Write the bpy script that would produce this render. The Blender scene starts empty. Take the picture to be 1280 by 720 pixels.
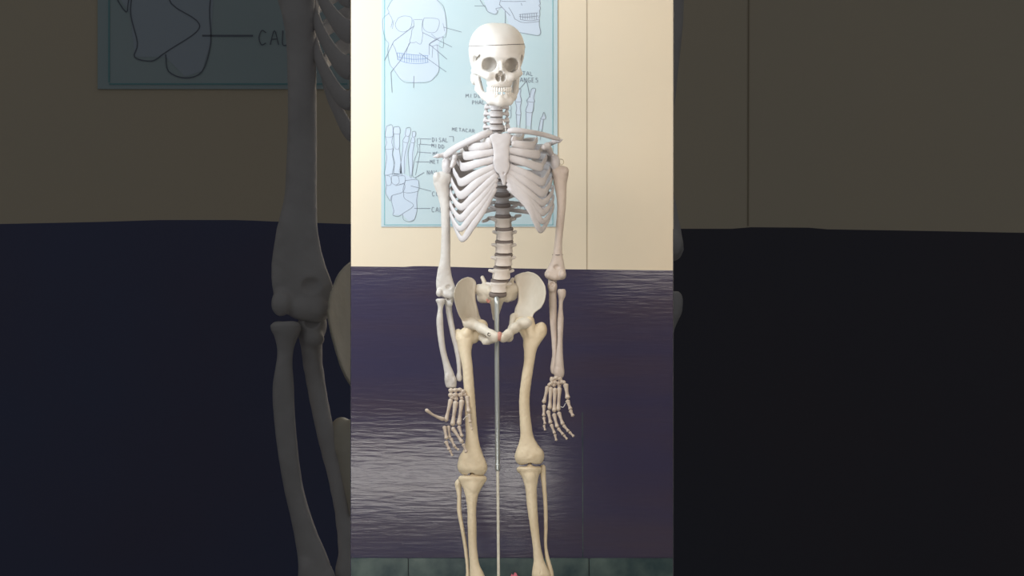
import bpy, bmesh, math, random
import numpy as np
from mathutils import Vector
random.seed(4)
C = bpy.context.scene

# ------------------------------------------------------------------ camera, world, lights, exposure
F = 2045.0            # focal length in pixels of the 1280 frame
ZC = 0.92             # camera height
DS, SS = 4.5, 0.0022  # distance of the skeleton, metres per pixel there
YW = 5.0              # back wall
YP = 2.9              # added dividing walls, keep the sides of the opening dim
cam_d = bpy.data.cameras.new('camera'); cam = bpy.data.objects.new('camera', cam_d); C.collection.objects.link(cam)
cam.location = (0, 0, ZC); cam.rotation_euler = (math.pi/2, 0, 0)
cam_d.sensor_width = 36; cam_d.lens = F/1280*36; cam_d.clip_start = .05
C.camera = cam
w = bpy.data.worlds.new('world'); C.world = w; w.use_nodes = True
w.node_tree.nodes['Background'].inputs[0].default_value = (.93, .97, 1.0, 1)
w.node_tree.nodes['Background'].inputs[1].default_value = 0.108
C.view_settings.view_transform = 'Standard'; C.view_settings.look = 'None'
C.view_settings.exposure = 0.0; C.view_settings.gamma = 1.0; C.view_settings.use_curve_mapping = False

def area(name, loc, target, sx, sy, power, col):
    d = bpy.data.lights.new(name, 'AREA'); d.shape = 'RECTANGLE'; d.size = sx; d.size_y = sy
    d.energy = power; d.color = col
    o = bpy.data.objects.new(name, d); C.collection.objects.link(o); o.location = loc
    o.rotation_euler = (Vector(target)-Vector(loc)).to_track_quat('-Z', 'Y').to_euler()
    return o
area('window_light', (-0.98, 4.15, 1.85), (-0.35, 5.0, 1.6), 0.7, 1.0, 19, (.78, .90, 1.0))
area('room_light', (0.85, 3.0, 1.36), (0.85, 5.0, 1.30), 0.9, 0.75, 9.5, (1.0, .90, .80))
area('fill_light', (-0.85, 3.0, 1.65), (-0.75, 5.0, 1.4), 0.9, 1.1, 13, (1.0, .97, .96))
area('dado_glare_light', (-0.40, 3.0, 0.13), (-0.40, 5.0, 0.13), 1.1, 0.20, 5.5, (1.0, .95, .88))  # added low panel, lays a glare on the dado; no door stands here

# ------------------------------------------------------------------ coordinates
K = 1280/404.0
DB = 2.6; SB = DB*K/F
def unproj(px, py, Y): return ((px-640)/F*Y, Y, ZC-(py-360)/F*Y)
def M1(P):                       # skeleton behind the opening; P columns: across, down, depth (units of 2.2 mm)
    P = np.asarray(P, float).reshape(-1, 3); Y = DS+P[:, 2]*SS
    return np.stack([(P[:, 0]-640)/F*Y, Y, ZC-(P[:, 1]-360)/F*Y], 1)
def M2(P):                       # enlarged copy of the bones, in front of the added dividing walls
    P = np.asarray(P, float).reshape(-1, 3); Y = DB+P[:, 2]*SB*.8
    return np.stack([(P[:, 0]-640)*K/F*Y, Y, ZC-(P[:, 1]-360)*K/F*Y], 1)

# ------------------------------------------------------------------ materials
def mat(name, col, rough=.5, spec=.5, metal=0., noise=None, scale=8., bump=0., bscale=30., stretch=None):
    m = bpy.data.materials.new(name); m.use_nodes = True; nt = m.node_tree; n = nt.nodes; l = nt.links
    b = n['Principled BSDF']; b.inputs['Base Color'].default_value = (*col, 1)
    b.inputs['Roughness'].default_value = rough; b.inputs['Metallic'].default_value = metal
    b.inputs['Specular IOR Level'].default_value = spec
    tc = n.new('ShaderNodeTexCoord'); mp = n.new('ShaderNodeMapping'); l.new(tc.outputs['Object'], mp.inputs[0])
    if stretch: mp.inputs['Scale'].default_value = stretch
    if noise is not None:
        t = n.new('ShaderNodeTexNoise'); t.inputs['Scale'].default_value = scale; t.inputs['Detail'].default_value = 5
        l.new(mp.outputs[0], t.inputs['Vector'])
        r = n.new('ShaderNodeValToRGB'); r.color_ramp.elements[0].position = .35; r.color_ramp.elements[1].position = .7
        r.color_ramp.elements[0].color = (*col, 1); r.color_ramp.elements[1].color = (*noise, 1)
        l.new(t.outputs['Fac'], r.inputs[0]); l.new(r.outputs[0], b.inputs['Base Color'])
    if bump:
        t2 = n.new('ShaderNodeTexNoise'); t2.inputs['Scale'].default_value = bscale; t2.inputs['Detail'].default_value = 4
        l.new(mp.outputs[0], t2.inputs['Vector'])
        bp = n.new('ShaderNodeBump'); bp.inputs['Strength'].default_value = bump; bp.inputs['Distance'].default_value = .01
        l.new(t2.outputs['Fac'], bp.inputs['Height']); l.new(bp.outputs[0], b.inputs['Normal'])
    return m
MT = {
 'paint': mat('cream wall paint', (.69, .595, .455), .6, .3, noise=(.72, .605, .45), scale=2.0, bump=.08, bscale=12),
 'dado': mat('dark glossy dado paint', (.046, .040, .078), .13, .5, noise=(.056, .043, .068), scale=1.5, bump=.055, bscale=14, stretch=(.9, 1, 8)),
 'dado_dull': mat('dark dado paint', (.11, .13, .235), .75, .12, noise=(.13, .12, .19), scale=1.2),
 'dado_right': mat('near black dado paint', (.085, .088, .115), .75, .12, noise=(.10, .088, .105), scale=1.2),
 'marble': mat('green marble', (.016, .038, .045), .25, .5, noise=(.085, .12, .11), scale=11, bump=.05),
 'floor': mat('grey terrazzo', (.2, .2, .19), .5, .4, noise=(.26, .25, .23), scale=14),
 'white': mat('white distemper', (.78, .76, .72), .7, .2, noise=(.74, .73, .70), scale=3),
 'poster': mat('pale blue chart paper', (.45, .57, .60), .65, .25, noise=(.49, .58, .60), scale=3),
 'tint': mat('pale lilac wash', (.51, .58, .66), .7, .2),
 'ink': mat('grey ink', (.20, .22, .27), .6, .2), 'blueink': mat('blue ink', (.20, .29, .50), .6, .2),
 'teal': mat('teal border ink', (.22, .47, .50), .6, .2),
 'skull': mat('ivory skull plastic', (.74, .71, .67), .32, .5, noise=(.70, .66, .61), scale=14, bump=.06, bscale=60),
 'bone': mat('off white bone plastic', (.60, .565, .56), .42, .4, noise=(.52, .485, .48), scale=16, bump=.12, bscale=70),
 'yellow': mat('yellowed bone plastic', (.74, .63, .45), .42, .4, noise=(.64, .52, .35), scale=12, bump=.12, bscale=60),
 'hand': mat('hand bone plastic', (.62, .53, .43), .42, .4, noise=(.45, .36, .29), scale=40, bump=.1, bscale=90),
 'tooth': mat('tooth enamel', (.86, .83, .78), .25, .5),
 'disc': mat('brown grey rubber disc', (.20, .165, .15), .6, .3),
 'dark': mat('dark seam', (.04, .035, .035), .8, .1),
 'steel': mat('brushed steel', (.48, .52, .52), .3, .5, metal=.75),
 'brass': mat('worn brass', (.45, .36, .22), .35, .5, metal=.9),
 'pink': mat('pink cloth', (.62, .16, .20), .8, .1, bump=.3),
 'red': mat('faded red paint', (.52, .25, .2), .6, .2),
 'seam': mat('wall seam', (.40, .33, .24), .8, .1),
}

# ------------------------------------------------------------------ object helpers
def link_mesh(name, V, faces, m, parent=None, smooth=True, mats=None, midx=None):
    V = np.asarray(V, float)
    c = (V.min(0)+V.max(0))/2
    me = bpy.data.meshes.new(name); me.from_pydata((V-c).tolist(), [], [list(map(int, f)) for f in faces]); me.update()
    if smooth: me.polygons.foreach_set('use_smooth', [True]*len(me.polygons))
    for x in (mats or [m]): me.materials.append(x)
    if midx is not None: me.polygons.foreach_set('material_index', midx)
    o = bpy.data.objects.new(name, me); C.collection.objects.link(o); o.location = c
    if parent is not None:
        o.parent = parent; pw = Vector((0, 0, 0)); p = parent
        while p is not None: pw += p.location; p = p.parent
        o.location = Vector(c)-pw
    return o
def thing(name, label, cat, loc, group=None):
    o = bpy.data.objects.new(name, None); C.collection.objects.link(o); o.location = loc
    o.empty_display_size = .1
    o['label'] = label; o['category'] = cat
    if group: o['group'] = group
    return o
def tag(o, label, cat, group=None):
    o['label'] = label; o['category'] = cat
    if group: o['group'] = group
    return o
def struct(o): o['kind'] = 'structure'; return o
def clip(o, plane_co, plane_no, keep=1):     # cuts a mesh cleanly and caps it; keeps the side opposite to plane_no
    pw = Vector((0, 0, 0)); p = o
    while p is not None: pw += p.location; p = p.parent
    bm = bmesh.new(); bm.from_mesh(o.data)
    co = Vector(plane_co)-pw
    g = bm.verts[:]+bm.edges[:]+bm.faces[:]
    r = bmesh.ops.bisect_plane(bm, geom=g, plane_co=co, plane_no=plane_no, clear_outer=True)
    ed = [e for e in r['geom_cut'] if isinstance(e, bmesh.types.BMEdge)]
    if ed:
        try: bmesh.ops.triangle_fill(bm, edges=ed, use_beauty=True)
        except Exception: pass
    seen = set(); isl = []
    for v in bm.verts:
        if v in seen: continue
        st = [v]; seen.add(v); grp = []
        while st:
            a = st.pop(); grp.append(a)
            for e in a.link_edges:
                b = e.other_vert(a)
                if b not in seen: seen.add(b); st.append(b)
        isl.append(grp)
    isl.sort(key=len)
    for g_ in (isl[:-keep]+isl[len(isl)-keep+1:] if len(isl) >= keep else []): bmesh.ops.delete(bm, geom=g_, context='VERTS')
    bm.to_mesh(o.data); n = len(bm.verts); bm.free()
    if n == 0: bpy.data.objects.remove(o, do_unlink=True)
    return n

# ------------------------------------------------------------------ distance-field sculpting
def surface_nets(D, org, h):
    ins = D < 0
    nx, ny, nz = D.shape
    acc = np.zeros((nx-1, ny-1, nz-1, 3)); cnt = np.zeros((nx-1, ny-1, nz-1))
    cor = [(i, j, k) for i in (0, 1) for j in (0, 1) for k in (0, 1)]
    def sub(A, c): return A[c[0]:nx-1+c[0], c[1]:ny-1+c[1], c[2]:nz-1+c[2]]
    for a in cor:
        for ax in range(3):
            if a[ax]: continue
            b = list(a); b[ax] = 1
            A, B = sub(D, a), sub(D, b); mk = (A < 0) != (B < 0)
            t = np.where(mk, A/np.where(mk, A-B, 1), 0)
            for q in range(3):
                acc[..., q] += np.where(mk, (a[q]+t) if q == ax else a[q], 0)
            cnt += mk
    act = cnt > 0
    idx = -np.ones(act.shape, int); idx[act] = np.arange(act.sum())
    ii = np.argwhere(act)
    V = (ii + acc[act]/cnt[act][:, None])*h + np.asarray(org)
    Fs = []
    for ax in range(3):
        o1, o2 = [(1, 2), (2, 0), (0, 1)][ax]
        s0 = [slice(1, -1)]*3; s1 = [slice(1, -1)]*3
        s0[ax] = slice(0, -1); s1[ax] = slice(1, None)
        A, B = ins[tuple(s0)], ins[tuple(s1)]
        for sgn, mk in ((1, A & ~B), (-1, ~A & B)):
            e = np.argwhere(mk)
            if not len(e): continue
            base = e+1; base[:, ax] -= 1
            def c(d1, d2):
                q = base.copy(); q[:, o1] += d1; q[:, o2] += d2; return idx[q[:, 0], q[:, 1], q[:, 2]]
            quad = [c(-1, -1), c(0, -1), c(0, 0), c(-1, 0)]
            if sgn < 0: quad = quad[::-1]
            Fs.append(np.stack(quad, 1))
    return V, np.concatenate(Fs)

def smin(a, b, k):
    if k <= 0: return np.minimum(a, b)
    h = np.clip(.5+.5*(b-a)/k, 0, 1); return b*(1-h)+a*h-k*h*(1-h)
def smax(a, b, k): return -smin(-a, -b, k)
def capsule(a, b, r1, r2=None, sc=(1, 1, 1)):
    r2 = r1 if r2 is None else r2
    def f(X):
        s = np.array(sc); A = np.array(a, float)/s; B = np.array(b, float)/s; P = [X[i]/s[i] for i in range(3)]
        d = B-A; L = max((d**2).sum(), 1e-9)
        t = np.clip(sum((P[i]-A[i])*d[i] for i in range(3))/L, 0, 1)
        return np.sqrt(sum((P[i]-A[i]-t*d[i])**2 for i in range(3)))-(r1+(r2-r1)*t)
    return f
def ell(c, r, rot=0):           # ellipsoid, turned by rot degrees in the facing plane
    cs, sn = math.cos(math.radians(rot)), math.sin(math.radians(rot))
    def f(X):
        x, y, z = X[0]-c[0], X[1]-c[1], X[2]-c[2]
        x, y = x*cs+y*sn, -x*sn+y*cs
        k0 = np.sqrt((x/r[0])**2+(y/r[1])**2+(z/r[2])**2)
        k1 = np.sqrt((x/r[0]**2)**2+(y/r[1]**2)**2+(z/r[2]**2)**2)+1e-9
        return k0*(k0-1)/k1
    return f
def prof(st, cap=1.5, p=2.0):   # stations (down, left, right, depth centre, half depth): the lengthwise profile of a long bone
    st = np.array(st, float)
    def f(X):
        v = X[1]; g = lambda k: np.interp(v, st[:, 0], st[:, k])
        xl, xr, wc, b = g(1), g(2), g(3), g(4)
        c = (xl+xr)/2; a = np.maximum((xr-xl)/2, .4)
        k0 = (np.abs((X[0]-c)/a)**p+np.abs((X[2]-wc)/b)**p)**(1/p)
        d = (k0-1)*np.minimum(a, b)
        return smax(d, np.abs(v-(st[0, 0]+st[-1, 0])/2)-(st[-1, 0]-st[0, 0])/2, cap)
    return f
def smooth_st(st, n=60):        # smooth interpolation of the stations
    st = np.array(st, float); v = np.linspace(st[0, 0], st[-1, 0], n); out = [v]
    for k in range(1, st.shape[1]):
        m = np.gradient(st[:, k], st[:, 0]); y = []
        for q in v:
            i = min(max(np.searchsorted(st[:, 0], q)-1, 0), len(st)-2); h = st[i+1, 0]-st[i, 0]; t = (q-st[i, 0])/h
            y.append((2*t**3-3*t*t+1)*st[i, k]+(t**3-2*t*t+t)*h*m[i]+(-2*t**3+3*t*t)*st[i+1, k]+(t**3-t*t)*h*m[i+1])
        out.append(np.array(y))
    return np.stack(out, 1)
def lumps(X, amp, sc):
    return amp*(np.sin(X[0]*sc+1.3*np.sin(X[1]*sc*.7))*np.sin(X[1]*sc*.83+2)*np.sin(X[2]*sc*1.1+1))
def sculpt(name, lo, hi, h, add, sub=(), k=2., ks=1., post=(), m=None, parent=None, M=M1, rough=0., rsc=.5, warp=None, field=None):
    ax = [np.arange(lo[i]-2*h, hi[i]+2.01*h, h) for i in range(3)]
    X = np.meshgrid(*ax, indexing='ij')
    org = [a[0] for a in ax]
    Q = warp(X) if warp else X
    if field: D = field(Q)
    else:
        D = add[0](Q)
        for f in add[1:]: D = smin(D, f(Q), k)
    for f in sub: D = smax(D, -f(Q), ks)
    for f in post: D = smin(D, f(Q), k*.6)
    if rough: D = D+lumps(X, rough, rsc)
    V, Fa = surface_nets(D, org, h)
    return link_mesh(name, M(V), Fa, m, parent)

# ------------------------------------------------------------------ lofted tubes
def catmull(P, n):
    P = np.asarray(P, float); Q = np.vstack([2*P[0]-P[1], P, 2*P[-1]-P[-2]]); out = []
    S = len(P)-1
    for t in np.linspace(0, S, n):
        i = min(int(t), S-1); f = t-i; a, b, c, d = Q[i], Q[i+1], Q[i+2], Q[i+3]
        out.append(.5*((2*b)+(-a+c)*f+(2*a-5*b+4*c-d)*f*f+(-a+3*b-3*c+d)*f**3))
    return np.array(out)
def loft(P, seg=12, n=30, up=(0, 1, 0), M=M1, cap=True):
    """P rows: across, down, depth, half height along 'up', half thickness"""
    R = catmull(P, n); pts = R[:, :3]; hu = R[:, 3]; hn = R[:, 4]
    T = np.gradient(pts, axis=0); T /= np.linalg.norm(T, axis=1)[:, None]+1e-9
    u0 = np.array(up, float); V = []
    for i in range(n):
        U = u0-T[i]*(u0@T[i])
        if np.linalg.norm(U) < .15: U = np.array([1., 0, 0])-T[i]*T[i][0]
        U /= np.linalg.norm(U); N = np.cross(T[i], U)
        for s in range(seg):
            a = 2*math.pi*s/seg; V.append(pts[i]+U*math.cos(a)*hu[i]+N*math.sin(a)*hn[i])
    Fa = [(i*seg+s, i*seg+(s+1) % seg, (i+1)*seg+(s+1) % seg, (i+1)*seg+s) for i in range(n-1) for s in range(seg)]
    if cap:
        V.append(pts[0]-T[0]*min(hu[0], hn[0])*.6); a = len(V)-1
        V.append(pts[-1]+T[-1]*min(hu[-1], hn[-1])*.6); b = len(V)-1
        for s in range(seg):
            Fa.append((a, (s+1) % seg, s)); Fa.append((b, (n-1)*seg+s, (n-1)*seg+(s+1) % seg))
    V = np.array(V)
    return (M(V) if M else V), Fa
def join(parts):
    V, Fa, o = [], [], 0
    for v, f in parts:
        V.append(v); Fa += [[int(q)+o for q in x] for x in f]; o += len(v)
    return np.vstack(V), Fa
def tube(name, P, m, parent=None, **k):
    v, f = loft(P, **k); return link_mesh(name, v, f, m, parent)
def finger_bone(name, a, b, r, m, parent, bend=0., M=M1):
    a, b = np.array(a, float), np.array(b, float)
    d = b-a; L = np.linalg.norm(d); side = np.array([-d[1], d[0], 0])/max(L, 1e-6)
    P = []
    for t, q in ((0, .7), (.06, 1.1), (.18, 1.0), (.35, .8), (.6, .7), (.8, .85), (.93, 1.05), (1, .65)):
        p = a+d*t+side*bend*math.sin(math.pi*t); P.append((*p, r*q, r*q*.9))
    return tube(name, P, m, parent, n=18, seg=10, up=(0, 0, 1), M=M)
def box(name, x0, x1, y0, y1, z0, z1, m, parent=None, bev=0.):
    bm = bmesh.new(); bmesh.ops.create_cube(bm, size=1)
    for v in bm.verts: v.co = ((x0 if v.co.x < 0 else x1), (y0 if v.co.y < 0 else y1), (z0 if v.co.z < 0 else z1))
    if bev: bmesh.ops.bevel(bm, geom=bm.edges[:], offset=bev, segments=2, affect='EDGES')
    V = [tuple(v.co) for v in bm.verts]; Fa = [[v.index for v in f.verts] for f in bm.faces]; bm.free()
    return link_mesh(name, V, Fa, m, parent, smooth=False)

# ------------------------------------------------------------------ the room
def painted_wall(name, x0, x1, y0, y1, z0, z1, edge, mats):
    """slab with paint line: edge = [(x, z)...]; front face at y0, faces above the line take mats[0], below mats[1]"""
    V, Fa, mi = [], [], []
    n = len(edge)
    for (x, z) in edge:
        for y in (y0, y1): V += [(x, y, z0), (x, y, z), (x, y, z1)]
    def id(i, y, k): return i*6+y*3+k
    for i in range(n-1):
        for k in (0, 1):
            mm = 1 if k == 0 else 0
            Fa.append((id(i, 0, k), id(i+1, 0, k), id(i+1, 0, k+1), id(i, 0, k+1))); mi.append(mm)
            Fa.append((id(i, 1, k), id(i, 1, k+1), id(i+1, 1, k+1), id(i+1, 1, k))); mi.append(mm)
        Fa.append((id(i, 0, 0), id(i, 1, 0), id(i+1, 1, 0), id(i+1, 0, 0))); mi.append(1)
        Fa.append((id(i, 0, 2), id(i+1, 0, 2), id(i+1, 1, 2), id(i, 1, 2))); mi.append(0)
    for i in (0, n-1):
        for k in (0, 1):
            q = (id(i, 0, k), id(i, 0, k+1), id(i, 1, k+1), id(i, 1, k)); Fa.append(q if i == 0 else q[::-1]); mi.append(1-k)
    return struct(link_mesh(name, V, Fa, None, smooth=False, mats=mats, midx=mi))
def edge_px(pts, Y, x0, x1, n=60):
    e = []
    xs = [p[0] for p in pts]; ys = [p[1] for p in pts]
    for x in np.linspace(x0, x1, n):
        px = 640+x/Y*F; py = float(np.interp(px, xs, ys)); e.append((float(x), ZC-(py-360)/F*Y))
    return e
PM = [MT['paint'], MT['dado']]; PD = [MT['paint'], MT['dado_dull']]
painted_wall('wall_back', -1.7, 1.7, YW, YW+.1, 0, 2.5,
             edge_px([(0, 333), (438, 333), (510, 333.6), (520, 332.3), (600, 334.5), (700, 336.5), (842, 338), (1280, 342)], YW, -1.7, 1.7, 120), PM)
xl = (438-640)/F*YP; xr = (842-640)/F*YP  # edges of the added side walls, which hold the bright light to the middle
painted_wall('added_wall_left', -2.3, xl, YP, YP+.012, 0, 2.5,
             edge_px([(-400, 281), (0, 280), (120, 277.5), (200, 275), (300, 275), (345, 277), (438, 280)], YP, -2.3, xl), PD)
painted_wall('added_wall_right', xr, 2.3, YP, YP+.012, 0, 2.5,
             edge_px([(842, 286), (925, 286), (935, 284), (1010, 284.5), (1025, 286.5), (1150, 288.5), (1280, 291), (1700, 296)], YP, xr, 2.3), [MT['paint'], MT['dado_right']])
struct(box('floor', -2.3, 2.3, -1.2, YW+.1, -.06, 0, MT['floor']))
struct(box('ceiling', -2.3, 2.3, YP, YW+.1, 2.5, 2.56, MT['white']))
struct(box('wall_west', -1.8, -1.7, YP+.012, YW+.1, 0, 2.5, MT['white']))
struct(box('wall_east', 1.7, 1.8, YP+.012, YW+.1, 0, 2.5, MT['white']))
# green stone skirting, in tiles
zb = ZC-(697-360)/F*YW
xj = (736-640)/F*YW
sk = thing('baseboard_back', 'dark green marble skirting tiles along foot of glossy wall', 'skirting', (0, YW-.02, 0)); sk['kind'] = 'structure'
del sk['category']
x = xj-3*.55
while x < 1.69:
    o = box('baseboard_tile', max(x, -1.7)+.001, min(x+.55, 1.7)-.001, YW-.018, YW, 0, zb, MT['marble'], sk, bev=.002); x += .55

# ribbons drawn on a flat surface
def ribbons(name, lines, width, Y, Mk, m, parent=None):
    """flat drawn strokes; lines in picture-frame units on the plane at distance Y"""
    V, Fa = [], []
    for ln in lines:
        P = np.array(ln, float)
        if len(P) > 2: P = catmull(P, (len(P)-1)*4+1)
        base = len(V)
        T = np.gradient(P, axis=0); T /= np.linalg.norm(T, axis=1)[:, None]+1e-9
        for p, t in zip(P, T):
            n = np.array([-t[1], t[0]])*width/2
            for q in (p+n, p-n):
                a = Mk(q[0], q[1], Y); V.append(a)
        for i in range(len(P)-1): b = base+2*i; Fa.append((b, b+1, b+3, b+2))
    V = np.array(V); n = len(V); V2 = V.copy(); V2[:, 1] += .0004
    Fb = [tuple(q+n for q in f[::-1]) for f in Fa]
    side = []
    return link_mesh(name, np.vstack([V, V2]), Fa+Fb+side, m, parent, smooth=False)
def fills(name, polys, Y, Mk, m, parent=None):
    V, Fa = [], []
    for p in polys:
        b = len(V); V += [Mk(q[0], q[1], Y) for q in p]; Fa.append(tuple(range(b, b+len(p))))
    me_o = link_mesh(name, V, Fa, m, parent, smooth=False)
    bm = bmesh.new(); bm.from_mesh(me_o.data); bmesh.ops.triangulate(bm, faces=bm.faces[:]); bm.to_mesh(me_o.data); bm.free()
    return me_o
mk1 = lambda x, y, Y: unproj(x, y, Y)
mk2 = lambda x, y, Y: unproj((x-640)*K+640, (y-360)*K+360, Y)
def q(ox, oy, s, pts): return [(ox+a/s, oy+b/s) for a, b in pts]
def strokes(name, lines, width, Y, Mk, m, parent):
    for ln in lines: ribbons(name, [ln], width, Y, Mk, m, parent)
struct(ribbons('trim_1', [[(733.5, -60), (733.5, 337)]], .9, YW-.001, mk1, MT['seam']))
struct(ribbons('trim_2', [[(728, 515), (728.6, 697)]], 1.0, YW-.001, mk1, MT['marble']))
struct(ribbons('trim_3', [[(733.6, 160), (733.1, 335.5)]], .5, YP-.001, mk2, MT['seam']))

LET = {  # hand lettering strokes in a unit box, y down
 'A': [[(0, 1), (.45, 0), (.9, 1)], [(.2, .62), (.7, .6)]], 'C': [[(.8, .15), (.35, 0), (.05, .5), (.3, 1), (.8, .88)]],
 'D': [[(.1, 0), (.1, 1)], [(0, 0), (.7, .15), (.8, .6), (.4, 1), (0, 1)]], 'E': [[(.1, 0), (.1, 1)], [(0, 0), (.7, 0)], [(.1, .5), (.6, .48)], [(.1, 1), (.75, 1)]],
 'G': [[(.8, .1), (.35, 0), (.05, .5), (.3, 1), (.8, .9), (.8, .55), (.5, .55)]], 'H': [[(.1, 0), (.1, 1)], [(.8, 0), (.8, 1)], [(.1, .5), (.8, .5)]],
 'I': [[(.3, 0), (.3, 1)]], 'L': [[(.1, 0), (.1, 1), (.8, .95)]], 'M': [[(0, 1), (.1, 0)], [(.1, 0), (.45, .6)], [(.45, .6), (.8, 0)], [(.8, 0), (.9, 1)]],
 'N': [[(.1, 1), (.1, 0)], [(.1, 0), (.8, 1)], [(.8, 1), (.8, 0)]], 'P': [[(.1, 1), (.1, 0)], [(.1, 0), (.7, .1), (.7, .45), (.1, .5)]],
 'R': [[(.1, 1), (.1, 0)], [(.1, 0), (.7, .1), (.7, .45), (.1, .5)], [(.3, .5), (.8, 1)]], 'S': [[(.8, .08), (.3, 0), (.15, .3), (.7, .6), (.6, .95), (.05, .95)]],
 'T': [[(0, 0), (.9, 0)], [(.45, 0), (.45, 1)]], 'U': [[(.1, 0), (.1, .8), (.45, 1), (.8, .8), (.8, 0)]], 'V': [[(0, 0), (.45, 1)], [(.45, 1), (.9, 0)]],
}
def text(s, x, y, h, wd, slope=0.):   # x, y = lower left
    out = []
    for i, ch in enumerate(s):
        for st in LET.get(ch, []):
            out.append([(x+(i+a*.8)*wd, y-h+b*h+slope*(i+a)*wd) for a, b in st])
    return out

def foot_lines():
    L = [[(60,125),(90,118),(95,180),(52,182),(60,125)],[(52,182),(60,220),(50,252),(95,250),(88,215),(95,180)],
     [(52,252),(60,300),(52,360),(48,400),(100,390)],[(95,250),(92,290),(103,340),(98,390)],[(100,130),(130,128),(135,165),(98,165),(100,130)],
     [(100,168),(105,245),(130,248),(132,168)],[(100,250),(92,280),(105,330),(92,395),(130,400)],[(130,250),(140,330),(145,400)],
     [(170,135),(190,132),(195,150),(185,180),(165,175),(170,135)],[(165,180),(150,210),(180,215),(185,182)],[(150,215),(150,260),(130,385)],
     [(178,218),(160,300),(160,390)],[(205,155),(222,155),(222,180),(205,185),(205,155)],[(200,190),(195,215),(218,215),(215,190)],
     [(192,220),(180,280),(190,400),(200,415)],[(215,220),(205,280),(205,350),(200,410)],[(232,195),(248,195),(248,225),(232,225),(232,195)],
     [(230,230),(235,260),(215,320),(205,400),(230,420)],[(245,230),(245,280),(235,330),(222,400)],[(55,400),(80,410),(85,450),(60,455),(50,400)],
     [(88,405),(122,405),(130,440),(110,455),(88,440),(88,405)],[(125,405),(160,405),(162,440),(130,455)],
     [(60,455),(55,500),(80,545),(90,515),(150,495),(160,450),(110,460)],[(165,430),(225,425),(240,440),(235,490),(155,495),(165,430)],
     [(90,515),(88,550),(100,600),(95,625),(125,632),(145,620),(160,610),(205,580),(205,560),(160,530),(155,495)],
     [(150,620),(155,650),(185,662),(215,650),(230,600),(228,540),(235,490)]]
    lead = [[(250,195),(310,197)],[(245,225),(315,230)],[(235,270),(310,275)],[(222,325),(300,325)],[(220,415),(270,385)],[(195,460),(310,490)],[(215,587),(305,587)],
            [(410,183),(435,183)],[(435,183),(435,212)]]
    fill = [[(52,125),(95,120),(95,250),(98,390),(160,395),(240,430),(230,600),(215,650),(185,660),(150,625),(95,625),(88,550),(55,500),(50,400),(55,300)],
            [(98,130),(132,130),(132,248),(145,395),(100,395),(100,250)],[(165,135),(195,150),(182,215),(162,390),(135,390),(150,215)],
            [(203,155),(222,160),(216,220),(204,400),(190,400),(185,280),(195,215)]]
    Q = lambda A: [q(470, 130, 4.5, p) for p in A]
    return Q(L), Q(lead), Q(fill)
FL, FLEAD, FFILL = foot_lines()
txt_l = [text('DISAL', 540, 177, 5, 4.2, .03), text('MIDD', 539.5, 184, 4.5, 4.2, .1), text('ME', 541, 194, 4, 4), text('MET', 537.5, 204.5, 4.5, 4),
         text('NAV', 533.5, 218, 5, 4.4), text('CU', 540, 245, 5.5, 5), text('CAL', 539.5, 265, 6, 5), text('METACAR', 565, 163.5, 4.2, 4.2, .08)]


po = thing('anatomy_chart', 'pale blue hand-drawn bone chart on wall behind the complete skeleton', 'chart', unproj(586, 283, YW-.004))
def paper(name, x0, x1, y0, y1, Y, Mk, m, parent):
    n = 10; V = []
    for f in (0, .0015):
        for j in range(2):
            for i in range(n+1): V.append(np.array(Mk(x0+(x1-x0)*i/n, (y0, y1)[j], Y))+np.array([0, f, 0]))
    Fa = []
    for i in range(n):
        Fa.append((i, n+1+i, n+2+i, i+1)); b = 2*(n+1); Fa.append((b+i, b+i+1, b+n+2+i, b+n+1+i))
    b = 2*(n+1); Fa += [(0, b, b+n+1, n+1), (n, 2*n+1, b+2*n+1, b+n)]
    return link_mesh(name, V, Fa, m, parent, smooth=False)
paper('sheet', 476.5, 697, -70, 283.5, YW-.003, mk1, MT['poster'], po)
ribbons('border_line', [[(691, -68), (691, 281)], [(480, 281), (691, 281)], [(480.5, -68), (480.5, 281)]], .8, YW-.0042, mk1, MT['teal'], po)
b1 = (438, 0, 5.5375)
sk_l = [[(255,60),(275,20),(300,-10),(350,-60),(450,-80),(560,-40),(600,0),(640,40),(655,90),(665,160),(665,220),(655,260),(635,250)],
 [(255,60),(265,90),(225,130),(225,200),(240,270),(265,300),(258,340),(262,400),(275,450),(300,480),(340,540),(380,570),(440,572),(530,570),(580,540),(612,490),(608,400),(600,310)],
 [(265,90),(290,140),(280,190)],[(300,140),(290,200)],[(330,125),(370,110),(420,120),(425,160),(410,200),(370,220),(330,210),(310,170),(330,125)],
 [(510,125),(560,125),(610,135),(612,180),(590,220),(550,225),(510,205),(500,160),(510,125)],
 [(435,135),(440,180),(425,210),(420,250),(410,290),(440,295),(455,290),(470,302),(490,300),(500,240),(495,190),(500,140)],[(440,135),(500,135)],
 [(560,235),(600,265),(640,260),(640,330),(600,310),(570,320),(545,305),(600,265)],[(290,300),(310,340),(330,410)],[(405,300),(385,365)],[(545,305),(545,380)],[(640,160),(652,215)],[(570,320),(565,400)]]
sk_t = [[(320,365),(430,378),(540,385)],[(325,392),(430,410),(535,405)],[(330,412),(380,432),(440,440),(500,438),(540,430)]]
for i in range(14):
    a = 325+i*16; sk_t.append([(a, 366+i*1.6), (a+2, 432 if i > 2 else 415)])
sk_lead = [[(440,180),(300,285)],[(300,285),(235,420)],[(415,290),(345,420)],[(345,420),(280,500)],[(280,500),(288,640)],[(440,525),(437,608)],[(475,365),(662,497)],[(545,305),(668,410)],[(500,225),(703,325)],[(645,188),(770,222)],[(620,260),(545,305)]]
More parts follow.
